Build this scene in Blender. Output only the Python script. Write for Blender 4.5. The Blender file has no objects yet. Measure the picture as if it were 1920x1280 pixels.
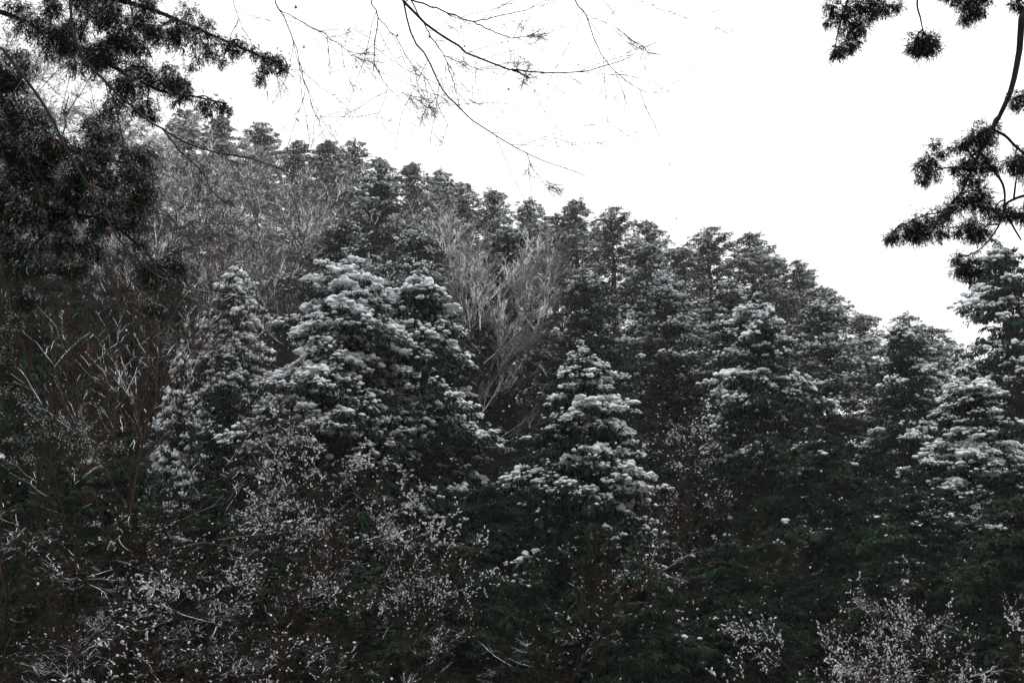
import bpy, math
import numpy as np
from mathutils import Vector

# ------------------------------------------------------------------ camera, world, sun, exposure
scene = bpy.context.scene
COL = scene.collection
R = math.radians
PITCH = R(12.0)
F = 1507.0                       # focal length in photo pixels (photo 1920 wide)

cd = bpy.data.cameras.new("camera")
cam = bpy.data.objects.new("camera", cd)
COL.objects.link(cam)
cd.sensor_width = 36.0
cd.lens = 36.0 * F / 1920.0
cam.location = (0, 0, 0)
cam.rotation_euler = (math.pi / 2 + PITCH, 0, 0)
cd.clip_start = 0.05
cd.clip_end = 6000
scene.camera = cam

SUN_ELEV, SUN_AZ = R(44), R(10)   # sun behind the cloud, ahead and a little to the right
world = bpy.data.worlds.new("World")
scene.world = world
world.use_nodes = True
wt = world.node_tree
bg = wt.nodes["Background"]
sky = wt.nodes.new("ShaderNodeTexSky")
sky.sky_type = 'NISHITA'
sky.sun_disc = False
sky.sun_elevation = SUN_ELEV
sky.sun_rotation = SUN_AZ
sky.air_density = 1.0
sky.dust_density = 4.0
hs = wt.nodes.new("ShaderNodeHueSaturation")
hs.inputs["Saturation"].default_value = 0.12
wt.links.new(sky.outputs[0], hs.inputs["Color"])
mx = wt.nodes.new("ShaderNodeMix")
mx.data_type = 'RGBA'
mx.inputs[0].default_value = 0.9          # solid cloud cover hides nearly all of the clear sky
wt.links.new(hs.outputs[0], mx.inputs[6])
mx.inputs[7].default_value = (14.6, 14.8, 15.1, 1)
wt.links.new(mx.outputs[2], bg.inputs["Color"])
bg.inputs["Strength"].default_value = 0.08

sd = bpy.data.lights.new("sun", 'SUN')
sd.energy = 1.5
sd.angle = R(30)
sd.color = (1.0, 0.98, 0.95)
sun = bpy.data.objects.new("sun", sd)
COL.objects.link(sun)
sdir = Vector((math.sin(SUN_AZ) * math.cos(SUN_ELEV), math.cos(SUN_AZ) * math.cos(SUN_ELEV), math.sin(SUN_ELEV)))
sun.rotation_euler = sdir.to_track_quat('Z', 'Y').to_euler()

scene.view_settings.view_transform = 'Standard'
scene.view_settings.look = 'None'
scene.view_settings.exposure = 0.55
scene.view_settings.gamma = 1.0
scene.view_settings.use_curve_mapping = False
scene.cycles.max_bounces = 6
scene.cycles.diffuse_bounces = 3
scene.cycles.volume_bounces = 1
scene.cycles.transparent_max_bounces = 4

# ------------------------------------------------------------------ helpers
_c, _s = math.cos(PITCH), math.sin(PITCH)

def at(px, py, Y):
    """World point on the photo's line of sight (px, py) at the distance Y along +Y."""
    xc, yc = (px - 960.0) / F, (640.0 - py) / F
    d = np.array([xc, _c - yc * _s, _s + yc * _c])
    return d * (Y / d[1])

def norm(v):
    return v / np.maximum(np.linalg.norm(v, axis=-1, keepdims=True), 1e-9)

class Geo:
    """Collects triangles; build() links them as one mesh object."""
    def __init__(s):
        s.v, s.f, s.sn, s.tn, s.n = [], [], [], [], 0
    def add(s, v, f, snow=0.0, tone=0.5):
        v = np.asarray(v, np.float32).reshape(-1, 3)
        f = np.asarray(f, np.int64).reshape(-1, 3)
        s.v.append(v); s.f.append(f + s.n)
        s.sn.append(np.broadcast_to(np.asarray(snow, np.float32), (len(v),)))
        s.tn.append(np.broadcast_to(np.asarray(tone, np.float32), (len(v),)))
        s.n += len(v)
    def mesh(s, name, mat, smooth=False):
        me = bpy.data.meshes.new(name)
        if not s.v:
            return me
        v = np.concatenate(s.v); f = np.concatenate(s.f).astype(np.int32)
        me.vertices.add(len(v)); me.vertices.foreach_set("co", v.ravel())
        me.loops.add(len(f) * 3); me.loops.foreach_set("vertex_index", f.ravel())
        me.polygons.add(len(f))
        me.polygons.foreach_set("loop_start", np.arange(0, len(f) * 3, 3, dtype=np.int32))
        me.polygons.foreach_set("loop_total", np.full(len(f), 3, np.int32))
        me.polygons.foreach_set("use_smooth", np.full(len(f), smooth))
        a = me.attributes.new("snow", 'FLOAT', 'POINT'); a.data.foreach_set("value", np.concatenate(s.sn).astype(np.float32))
        a = me.attributes.new("tone", 'FLOAT', 'POINT'); a.data.foreach_set("value", np.concatenate(s.tn).astype(np.float32))
        me.update(calc_edges=True)
        me.materials.append(mat)
        return me
    def build(s, name, mat, parent=None, smooth=False):
        return link(name, s.mesh(name, mat, smooth), parent)

def link(name, me, parent=None):
    o = bpy.data.objects.new(name, me)
    COL.objects.link(o)
    if parent is not None:
        o.parent = parent
    return o

def empty(name, loc=(0, 0, 0)):
    o = bpy.data.objects.new(name, None)
    COL.objects.link(o)
    o.location = loc
    o.empty_display_size = 0.3
    return o

def tag(o, label, cat, group=None):
    o["label"] = label; o["category"] = cat
    if group:
        o["group"] = group
    elif "group" in o:
        del o["group"]
    return o

def dup(root):
    """A copy of a thing with copies of its parts (mesh data shared)."""
    c = root.copy(); COL.objects.link(c)
    for ch in root.children:
        p = ch.copy(); COL.objects.link(p); p.parent = c
    return c

def tubes(g, pts, rad, sides=3, tone=0.5, snow=0.0):
    """Batch of tubes: pts (N,P,3), rad (N,P)."""
    pts = np.asarray(pts, float); N, P, _ = pts.shape
    if N == 0:
        return
    t = np.empty_like(pts)
    t[:, 1:-1] = pts[:, 2:] - pts[:, :-2]; t[:, 0] = pts[:, 1] - pts[:, 0]; t[:, -1] = pts[:, -1] - pts[:, -2]
    t = norm(t)
    # one reference axis for the whole of a tube, so that its rings never flip
    mx_ = np.abs(t).max(1)
    ax = np.where(mx_[:, 2] < 0.93, 2, np.where(mx_[:, 0] < mx_[:, 1], 0, 1))
    ref = np.broadcast_to(np.eye(3)[ax][:, None, :], t.shape)
    a = norm(np.cross(t, ref)); b = np.cross(a, t)
    ang = np.arange(sides) * 2 * math.pi / sides + math.pi / 6
    ring = pts[:, :, None, :] + np.asarray(rad)[:, :, None, None] * (np.cos(ang)[:, None] * a[:, :, None, :] + np.sin(ang)[:, None] * b[:, :, None, :])
    base = (np.arange(N)[:, None, None] * P + np.arange(P - 1)[None, :, None]) * sides
    j = np.arange(sides)[None, None, :]; k = (j + 1) % sides
    q0, q1, q2, q3 = base + j, base + k, base + sides + k, base + sides + j
    f = np.concatenate([np.stack([q0, q1, q2], -1).reshape(-1, 3), np.stack([q0, q2, q3], -1).reshape(-1, 3)])
    tn = np.repeat(np.broadcast_to(np.asarray(tone, float), (N,)), P * sides)
    g.add(ring.reshape(-1, 3), f, snow, tn)

def tube(g, pts, r0, r1, sides=6, tone=0.5):
    pts = np.asarray(pts, float)[None]
    tubes(g, pts, np.linspace(r0, r1, pts.shape[1])[None], sides, tone)

def smooth_line(pts, n):
    """Catmull-Rom through the points, n samples."""
    p = np.asarray(pts, float)
    p = np.vstack([2 * p[0] - p[1], p, 2 * p[-1] - p[-2]])
    out = []
    m = len(p) - 3
    for u in np.linspace(0, m - 1e-6, n):
        i = int(u); t = u - i
        a, b, c, d = p[i:i + 4]
        out.append(0.5 * (2 * b + (c - a) * t + (2 * a - 5 * b + 4 * c - d) * t * t + (3 * b - a - 3 * c + d) * t ** 3))
    return np.array(out)

# icosphere templates
def _ico(level):
    t = (1 + 5 ** .5) / 2
    v = [(-1, t, 0), (1, t, 0), (-1, -t, 0), (1, -t, 0), (0, -1, t), (0, 1, t), (0, -1, -t), (0, 1, -t), (t, 0, -1), (t, 0, 1), (-t, 0, -1), (-t, 0, 1)]
    f = [(0, 11, 5), (0, 5, 1), (0, 1, 7), (0, 7, 10), (0, 10, 11), (1, 5, 9), (5, 11, 4), (11, 10, 2), (10, 7, 6), (7, 1, 8), (3, 9, 4), (3, 4, 2), (3, 2, 6), (3, 6, 8), (3, 8, 9), (4, 9, 5), (2, 4, 11), (6, 2, 10), (8, 6, 7), (9, 8, 1)]
    v = [np.array(x) / np.linalg.norm(x) for x in v]
    for _ in range(level):
        cache, nf = {}, []
        def mid(i, j):
            key = (min(i, j), max(i, j))
            if key not in cache:
                m = v[i] + v[j]; v.append(m / np.linalg.norm(m)); cache[key] = len(v) - 1
            return cache[key]
        for a, b, c in f:
            x, y, z = mid(a, b), mid(b, c), mid(c, a)
            nf += [(a, x, z), (b, y, x), (c, z, y), (x, y, z)]
        f = nf
    return np.array(v), np.array(f)
ICO0, ICO1 = _ico(0), _ico(1)

def lumps(g, pos, size, dirs, rng, ico=ICO1, flat=0.55, long=1.5, rough=0.22):
    """Snow lumps: flattened, uneven domes stretched along dirs."""
    v, f = ico
    N = len(pos)
    if N == 0:
        return
    size = np.broadcast_to(np.asarray(size, float), (N,))
    d = np.array(dirs, float); d = norm(d + 1e-6)
    side = norm(np.cross(d, [0, 0, 1.0]) + 1e-6); up = np.cross(side, d)
    jit = 1 + rng.normal(0, rough, (N, len(v)))
    w = v[None] * jit[..., None]
    z = np.where(w[..., 2] < 0, w[..., 2] * 0.7, w[..., 2]) * flat
    P = pos[:, None] + size[:, None, None] * (w[..., 0:1] * long * d[:, None] + w[..., 1:2] * side[:, None] + z[..., None] * up[:, None])
    F_ = f[None] + (np.arange(N) * len(v))[:, None, None]
    g.add(P.reshape(-1, 3), F_.reshape(-1, 3), 1.0, 0.5)

def strips(g, p, d, length, width, rng, droop=0.35, snow0=0.0, snow1=0.0, tone=0.5):
    """Leaf blades: two triangles each, widest and bent at the middle."""
    N = len(p)
    if N == 0:
        return
    d = norm(d)
    L = np.broadcast_to(np.asarray(length, float), (N,))[:, None]
    W = np.broadcast_to(np.asarray(width, float), (N,))[:, None]
    s = norm(np.cross(d, rng.normal(0, 1, (N, 3)) * 0.6 + np.array([0, 0, 1.0])))
    m = p + d * L * 0.5; m[:, 2:] -= droop * L * 0.12
    e = p + d * L * 0.92; e[:, 2:] -= droop * L * 0.6
    V = np.stack([p, m + s * W * .5, m - s * W * .5, e], 1)
    b = (np.arange(N) * 4)[:, None]
    f = np.concatenate([b + np.array([0, 1, 2]), b + np.array([2, 1, 3])])
    s0 = np.broadcast_to(np.asarray(snow0, float), (N,)); s1 = np.broadcast_to(np.asarray(snow1, float), (N,))
    sn = np.stack([s0, (s0 + s1) / 2, (s0 + s1) / 2, s1], 1).ravel()
    g.add(V.reshape(-1, 3), f, sn, np.repeat(np.broadcast_to(np.asarray(tone, float), (N,)), 4))

# ------------------------------------------------------------------ materials
def new_mat(name):
    m = bpy.data.materials.new(name); m.use_nodes = True
    nt = m.node_tree; b = nt.nodes["Principled BSDF"]
    return m, nt, b

def nmix(nt, fac, a, b):
    n = nt.nodes.new("ShaderNodeMix"); n.data_type = 'RGBA'
    for i, x in ((0, fac), (6, a), (7, b)):
        if isinstance(x, (tuple, float, int)):
            n.inputs[i].default_value = x
        else:
            nt.links.new(x, n.inputs[i])
    return n.outputs[2]

def nnoise(nt, scale, detail=3.0, coord="Object"):
    tc = nt.nodes.new("ShaderNodeTexCoord"); n = nt.nodes.new("ShaderNodeTexNoise")
    n.inputs["Scale"].default_value = scale; n.inputs["Detail"].default_value = detail
    nt.links.new(tc.outputs[coord], n.inputs["Vector"])
    return n.outputs[0]

def nrange(nt, x, a, b, c=0.0, d=1.0):
    n = nt.nodes.new("ShaderNodeMapRange"); n.interpolation_type = 'SMOOTHSTEP'
    n.inputs[1].default_value = a; n.inputs[2].default_value = b; n.inputs[3].default_value = c; n.inputs[4].default_value = d
    nt.links.new(x, n.inputs[0])
    return n.outputs[0]

def nattr(nt, name):
    n = nt.nodes.new("ShaderNodeAttribute"); n.attribute_name = name
    return n.outputs["Fac"]

SNOW = (0.80, 0.82, 0.84, 1)

def needle_mat(name, c0, c1, c2):
    m, nt, b = new_mat(name)
    col = nmix(nt, nattr(nt, "tone"), c0, c1)
    col = nmix(nt, nrange(nt, nnoise(nt, 0.9, 2), 0.58, 0.75), col, c2)
    col = nmix(nt, nrange(nt, nattr(nt, "snow"), 0.25, 0.75), col, SNOW)
    nt.links.new(col, b.inputs["Base Color"])
    b.inputs["Roughness"].default_value = 0.75
    b.inputs["Specular IOR Level"].default_value = 0.04
    return m

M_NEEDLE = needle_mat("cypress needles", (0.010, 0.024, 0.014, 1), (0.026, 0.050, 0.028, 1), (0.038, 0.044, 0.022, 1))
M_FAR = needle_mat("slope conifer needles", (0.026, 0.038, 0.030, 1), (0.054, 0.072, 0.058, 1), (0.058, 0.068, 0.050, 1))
M_CEDAR = needle_mat("cedar needles", (0.014, 0.024, 0.014, 1), (0.027, 0.039, 0.021, 1), (0.050, 0.038, 0.018, 1))

def snow_mat():
    m, nt, b = new_mat("snow")
    nt.links.new(nmix(nt, nnoise(nt, 6.0, 4), (0.74, 0.76, 0.79, 1), (0.86, 0.87, 0.88, 1)), b.inputs["Base Color"])
    b.inputs["Roughness"].default_value = 0.65
    b.inputs["Specular IOR Level"].default_value = 0.2
    bp = nt.nodes.new("ShaderNodeBump"); bp.inputs["Strength"].default_value = 0.6; bp.inputs["Distance"].default_value = 0.03
    nt.links.new(nnoise(nt, 22.0, 4), bp.inputs["Height"]); nt.links.new(bp.outputs[0], b.inputs["Normal"])
    return m
M_SNOW = snow_mat()

def bark_mat(name, c0, c1, snow_lo=None, snow_hi=None, scale=3.0, amp=1.2):
    m, nt, b = new_mat(name)
    col = nmix(nt, nnoise(nt, 9.0, 5), c0, c1)
    if snow_lo is not None:
        geo = nt.nodes.new("ShaderNodeNewGeometry"); sep = nt.nodes.new("ShaderNodeSeparateXYZ")
        nt.links.new(geo.outputs["Normal"], sep.inputs[0])
        ad = nt.nodes.new("ShaderNodeMath"); ad.operation = 'MULTIPLY_ADD'
        nt.links.new(nnoise(nt, scale, 4), ad.inputs[0]); ad.inputs[1].default_value = amp
        sb = nt.nodes.new("ShaderNodeMath"); sb.operation = 'SUBTRACT'; sb.inputs[1].default_value = amp / 2
        nt.links.new(sep.outputs[2], sb.inputs[0]); 
        at_ = nt.nodes.new("ShaderNodeMath"); at_.operation = 'ADD'
        nt.links.new(sb.outputs[0], at_.inputs[0]); nt.links.new(nattr(nt, "snow"), at_.inputs[1])
        nt.links.new(at_.outputs[0], ad.inputs[2])
        col = nmix(nt, nrange(nt, ad.outputs[0], snow_lo, snow_hi), col, SNOW)
    nt.links.new(col, b.inputs["Base Color"])
    b.inputs["Roughness"].default_value = 0.9
    b.inputs["Specular IOR Level"].default_value = 0.05
    return m
M_BARK = bark_mat("conifer bark", (0.022, 0.016, 0.012, 1), (0.060, 0.045, 0.036, 1))
M_TWIG_SNOW = bark_mat("snowy twigs", (0.06, 0.05, 0.046, 1), (0.12, 0.105, 0.098, 1), -0.6, 0.05)
M_TWIG_PALE = bark_mat("pale frosted twigs", (0.15, 0.14, 0.14, 1), (0.24, 0.225, 0.22, 1), -0.5, 0.15)
M_TWIG_HALF = bark_mat("half snowed twigs", (0.030, 0.022, 0.018, 1), (0.075, 0.055, 0.045, 1), 0.15, 0.55)
M_TWIG_BUSH = bark_mat("bush twigs", (0.020, 0.013, 0.010, 1), (0.050, 0.032, 0.025, 1), 0.9, 1.3, 1.1, 3.2)
M_TWIG_DARK = bark_mat("dark bare twigs", (0.022, 0.014, 0.010, 1), (0.055, 0.034, 0.024, 1), 0.95, 1.15)
M_TWIG_BROWN = bark_mat("brown bare twigs", (0.040, 0.026, 0.020, 1), (0.095, 0.060, 0.045, 1), 0.35, 0.75)
M_MAPLE = bark_mat("maple bark", (0.030, 0.024, 0.023, 1), (0.075, 0.060, 0.058, 1), 0.7, 1.1)

def leaf_mat():
    m, nt, b = new_mat("dead maple leaf")
    nt.links.new(nmix(nt, nattr(nt, "tone"), (0.16, 0.034, 0.014, 1), (0.26, 0.075, 0.025, 1)), b.inputs["Base Color"])
    b.inputs["Roughness"].default_value = 0.6
    return m
M_LEAF = leaf_mat()

def ground_mat():
    m, nt, b = new_mat("forest floor")
    col = nmix(nt, nnoise(nt, 1.6, 6), (0.009, 0.007, 0.0055, 1), (0.024, 0.018, 0.013, 1))
    col = nmix(nt, nrange(nt, nnoise(nt, 0.55, 7), 0.62, 0.72), col, SNOW)
    nt.links.new(col, b.inputs["Base Color"]); b.inputs["Roughness"].default_value = 0.95; b.inputs["Specular IOR Level"].default_value = 0.03
    return m
M_GROUND = ground_mat()

def flake_mat():
    m, nt, b = new_mat("snowflake")
    tr = nt.nodes.new("ShaderNodeBsdfTranslucent"); tr.inputs[0].default_value = (0.9, 0.9, 0.9, 1)
    ms = nt.nodes.new("ShaderNodeMixShader"); ms.inputs[0].default_value = 0.5
    b.inputs["Base Color"].default_value = (0.88, 0.88, 0.88, 1)
    nt.links.new(b.outputs[0], ms.inputs[1]); nt.links.new(tr.outputs[0], ms.inputs[2])
    nt.links.new(ms.outputs[0], nt.nodes["Material Output"].inputs["Surface"])
    return m

# ------------------------------------------------------------------ terrain
SKY_PX = np.array([-900, -300, 0, 100, 230, 350, 490, 560, 665, 770, 865, 990, 1080, 1215, 1330, 1405, 1500, 1590, 1690, 1760, 1870, 2100, 2600])
SKY_PY = np.array([-120, -20, 40, 90, 160, 205, 232, 265, 275, 312, 345, 378, 390, 425, 440, 450, 495, 585, 592, 620, 560, 520, 500])
def ridge_R(u):
    return np.interp(u, [-1.2, -0.1, 0.5, 1.0], [92, 88, 72, 62])
_ru = (SKY_PX - 960.0) / F
_rz, _rx = [], []
for px, py in zip(SKY_PX, SKY_PY):
    RR = 88.0
    for _ in range(3):
        p = at(px, py, RR); RR = float(ridge_R(p[0] / p[1]))
    _rx.append(p[0] / p[1]); _rz.append(p[2] - 13.0)
_rx, _rz = np.array(_rx), np.array(_rz)

def ground_h(x, y):
    x = np.asarray(x, float); y = np.asarray(y, float)
    u = np.clip(x / np.maximum(y, 24.0), -1.15, 1.15)
    RR = ridge_R(u)
    zr = np.interp(u, _rx, _rz)
    t1 = np.clip((y - 3.0) / 12.0, 0, 1); t1 = t1 * t1 * (3 - 2 * t1)
    floor_z = np.interp(x / np.maximum(y, 8.0), [-0.7, -0.25, 0.05, 0.3, 0.6], [-3.9, -4.3, -6.6, -5.6, -4.8])
    near = -1.7 + (floor_z + 1.7) * t1
    t2 = np.clip((y - 25.0) / (RR - 25.0), 0, 1)
    hill = (zr - floor_z) * (0.25 * t2 * t2 * (3 - 2 * t2) + 0.75 * t2)
    over = np.clip((y - RR - 4.0) / 220.0, 0, 1); over = over * over * (3 - 2 * over)
    h = near + hill
    h = h * (1 - over) + (-20.0) * over
    h = h + 0.5 * np.sin(x * 0.31 + 1.3) * np.sin(y * 0.27) * np.clip((y - 6) / 10, 0, 1) * (1 - over)
    back = np.clip(-y - 2.5, 0, 75)                    # unseen slope added behind the camera to block light from the sky there
    h = h + np.where(y < 0, 0.95 * back - 0.0035 * back ** 2, 0) * np.clip((260 - np.abs(y)) / 120, 0, 1)
    far = np.clip((np.abs(x) - 150) / 400, 0, 1)
    return h * (1 - far) - 20.0 * far

def build_ground():
    xs = np.concatenate([-np.geomspace(3000, 130, 12), np.linspace(-120, 120, 121), np.geomspace(130, 3000, 12)])
    ys = np.concatenate([-np.geomspace(3000, 96, 12), np.linspace(-90, 130, 148), np.geomspace(135, 3500, 18)])
    X, Y = np.meshgrid(xs, ys)
    Z = ground_h(X, Y)
    rng = np.random.default_rng(5)
    Z = Z + rng.normal(0, 0.07, Z.shape)
    nx, ny = len(xs), len(ys)
    i, j = np.meshgrid(np.arange(nx - 1), np.arange(ny - 1))
    a = (j * nx + i).ravel()
    f = np.concatenate([np.stack([a, a + 1, a + nx + 1], 1), np.stack([a, a + nx + 1, a + nx], 1)])
    g = Geo(); g.add(np.stack([X, Y, Z], -1), f)
    o = g.build("ground", M_GROUND, smooth=True)
    o["kind"] = "structure"
build_ground()

# ------------------------------------------------------------------ conifers
def conifer(H, Rmax, n_br, n_sub, n_spr, n_str, sl, sw, seed, lump=True, snow=0.8, base=0.12, droop=0.38, power=0.75, mat=None,
            lump_size=(0.09, 0.2), low_snow=0.3, ico=ICO1, holes=0.12, spread=1.0, hang=0.6, long=1.05, lat_len=0.2, flat=0.75, tipw=0.25, wgain=1.15, n_bough=0, arch=(0.08, 1.0), tip_l=0.028):
    """A conifer standing at the origin: three meshes, trunk, crown and snow."""
    rng = np.random.default_rng(seed)
    tr, cr, sn = Geo(), Geo(), Geo()
    tp = np.zeros((9, 3)); tp[:, 2] = np.linspace(-0.6, H * 0.97, 9)
    tp[1:, :2] += np.cumsum(rng.normal(0, 0.05, (8, 2)), 0) * (H / 16)
    tube(tr, tp, 0.017 * H + 0.03, 0.02, 8, 0.4)
    axis = lambda z: np.stack([np.interp(z, tp[:, 2], tp[:, 0]), np.interp(z, tp[:, 2], tp[:, 1])], -1)
    s = np.sort(rng.uniform(0, 1, n_br) ** 0.92)
    s[-8:] = np.linspace(0.94, 1.0, 8)
    z0 = H * (base + (0.965 - base) * s)
    az = np.arange(n_br) * 2.39996 + rng.normal(0, 0.5, n_br)
    big = np.ones(n_br)
    if n_bough:                       # branches gather in heavy boughs with dark gaps between them
        bs = np.sort(rng.uniform(0.02, 0.97, n_bough) ** 0.95); ba = np.arange(n_bough) * 2.39996 + rng.normal(0, 0.4, n_bough)
        bl = rng.uniform(0.68, 1.22, n_bough)
        k = rng.integers(0, n_bough, n_br)
        free = (rng.random(n_br) < 0.38) | (s > 0.93)
        s = np.where(free, s, np.clip(bs[k] + rng.normal(0, 0.014, n_br), 0, 0.99))
        az = np.where(free, az, ba[k] + rng.normal(0, 0.26, n_br) * (1 + 1.2 * s))
        big = np.where(free, 0.8, bl[k])
        z0 = H * (base + (0.965 - base) * s)
    q_ = 1 - s
    prof = q_ ** power * (1 - 0.3 * q_ ** 3) / 0.82
    wob = 1 + 0.14 * np.sin(az * 2 + seed + 5 * s) + 0.16 * np.sin(az * 3 + s * 13 + seed * 1.7)
    L = Rmax * prof * (rng.uniform(0.6, 1.25, n_br) if not n_bough else big * rng.uniform(0.72, 1.06, n_br)) * wob + tip_l * H
    el = arch[0] + 0.75 * s ** 1.6 + rng.normal(0, 0.2, n_br)
    out = np.stack([np.cos(az), np.sin(az), 0 * az], -1)
    dr = arch[1] * droop * (1.15 - 0.65 * s) * rng.uniform(0.7, 1.3, n_br)
    org = np.concatenate([axis(z0), z0[:, None]], -1)
    def bp(t, i):
        q = org[i] + out[i] * (L[i] * t * np.cos(el[i]))[..., None]
        q[..., 2] += L[i] * (t * np.sin(el[i]) - dr[i] * t * t)
        return q
    tt = np.linspace(0, 1, 5)
    ii = np.repeat(np.arange(n_br), 5)
    pts = bp(np.tile(tt, n_br), ii).reshape(n_br, 5, 3)
    rad = (0.012 * L + 0.008)[:, None] * (1 - 0.85 * tt)[None]
    tubes(tr, pts, rad, 4, 0.4)
    # secondary branchlets
    i2 = np.repeat(np.arange(n_br), n_sub)
    t2 = np.tile((np.arange(n_sub) + 0.5) / n_sub, n_br) * 0.86 + 0.16
    t2 = np.clip(t2 + rng.normal(0, 0.03, len(t2)), 0.14, 1.0)
    sd_ = np.where(rng.random(len(t2)) < 0.5, -1.0, 1.0)
    p2 = bp(t2, i2)
    tan = norm(bp(np.clip(t2 + 0.02, 0, 2), i2) - bp(t2 - 0.02, i2))
    lat = np.cross(tan, [0, 0, 1.0])
    d2 = norm(tan * rng.uniform(0.45, 1.0, (len(t2), 1)) + lat * (sd_ * rng.uniform(0.35, 1.0, len(t2)) * (1.05 - 0.55 * t2))[:, None] + rng.normal(0, 0.12, (len(t2), 3)))
    l2 = (lat_len * L[i2] * (1 - 0.45 * t2) + 0.13) * rng.uniform(0.6, 1.2, len(t2)) * spread
    # sky exposure of each branchlet: outer, higher, and a patchy noise
    ph = rng.uniform(0, 6.28, 6)
    patch = (np.sin(p2[:, 0] * 1.7 + ph[0]) + np.sin(p2[:, 1] * 1.9 + ph[1]) + np.sin(p2[:, 2] * 2.3 + ph[2]) + np.sin((p2[:, 0] + p2[:, 2]) * 3.7 + ph[3])) / 4
    hz = p2[:, 2] / H
    expo = np.clip((t2 - 0.42) / 0.4, 0, 1) * (low_snow + (1 - low_snow) * np.clip((hz - 0.30) / 0.42, 0, 1)) * snow
    expo = np.clip(expo * (0.62 + 0.75 * patch + rng.normal(0, 0.16, len(t2))) * 1.3, 0, 1)
    expo = np.where(hz > 0.9, np.maximum(expo, 0.45 * snow), expo)
    # sprays
    keep = rng.random(len(t2)) > holes
    j = np.repeat(np.nonzero(keep)[0], n_spr)
    v = np.tile((np.arange(n_spr) + 0.6) / n_spr, keep.sum()) + rng.normal(0, 0.08, len(j))
    ps = p2[j] + d2[j] * (l2[j] * v)[:, None]
    ps[:, 2] -= 0.30 * droop * l2[j] * v * v
    ds = norm(d2[j] * 0.75 + rng.normal(0, 0.42, (len(j), 3)) + np.array([0, 0, -0.15 - hang]))
    k = np.repeat(np.arange(len(j)), n_str)
    dd = norm(ds[k] + rng.normal(0, 0.48, (len(k), 3)))
    pk = ps[k] + rng.normal(0, 0.06, (len(k), 3)) * sl * 2
    e = expo[j][k]
    upness = dd[:, 2] + rng.normal(0, 0.25, len(k))
    white = np.clip(e * wgain - 0.40 + 0.65 * upness, 0, 1) * (e > 0.12)
    tone = np.clip(np.repeat(rng.uniform(0, 1, len(j)), n_str) * 0.7 + rng.uniform(0, 0.3, len(k)), 0, 1)
    strips(cr, pk, dd, sl * rng.uniform(0.6, 1.35, len(k)), sw * rng.uniform(0.7, 1.3, len(k)), rng, droop=0.9 * droop + 0.1,
           snow0=white * 1.1, snow1=white * tipw * 2, tone=tone)
    # leading shoots at the tip
    nt_ = 60
    zt = H * rng.uniform(0.95, 1.0, nt_)
    pt = np.concatenate([axis(zt), zt[:, None]], -1)
    dt = norm(rng.normal(0, 0.5, (nt_, 3)) + np.array([0, 0, 0.8]))
    strips(cr, pt, dt, sl * (1.25 - 0.9 * np.clip((zt / H - 0.95) / 0.05, 0, 1)), sw, rng, 0.2, 0.45 * snow * (rng.random(nt_) < 0.6), 0.2, 0.5)
    if lump:
        n_l = 4
        q = np.nonzero(keep & (expo > 0.22))[0]
        jj = np.repeat(q, n_l)
        vv = np.tile((np.arange(n_l) + 0.45) / n_l, len(q)) + rng.normal(0, 0.1, len(jj))
        ok = rng.random(len(jj)) < (0.35 + expo[jj])
        jj, vv = jj[ok], vv[ok]
        pl = p2[jj] + d2[jj] * (l2[jj] * vv)[:, None]
        pl[:, 2] += -0.30 * droop * l2[jj] * vv * vv + 0.02
        pl += rng.normal(0, 0.03, pl.shape)
        size = (lump_size[0] + (lump_size[1] - lump_size[0]) * rng.random(len(jj)) ** 1.8) * (0.5 + 0.6 * expo[jj])
        dl = d2[jj].copy(); dl[:, 2] -= 0.30 * droop
        lumps(sn, pl, size, dl, rng, ico, flat, long, 0.24)
    return (tr.mesh("trunk", M_BARK), cr.mesh("crown", mat or M_NEEDLE), sn.mesh("snow", M_SNOW, True) if lump else None, H, Rmax)

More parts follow.
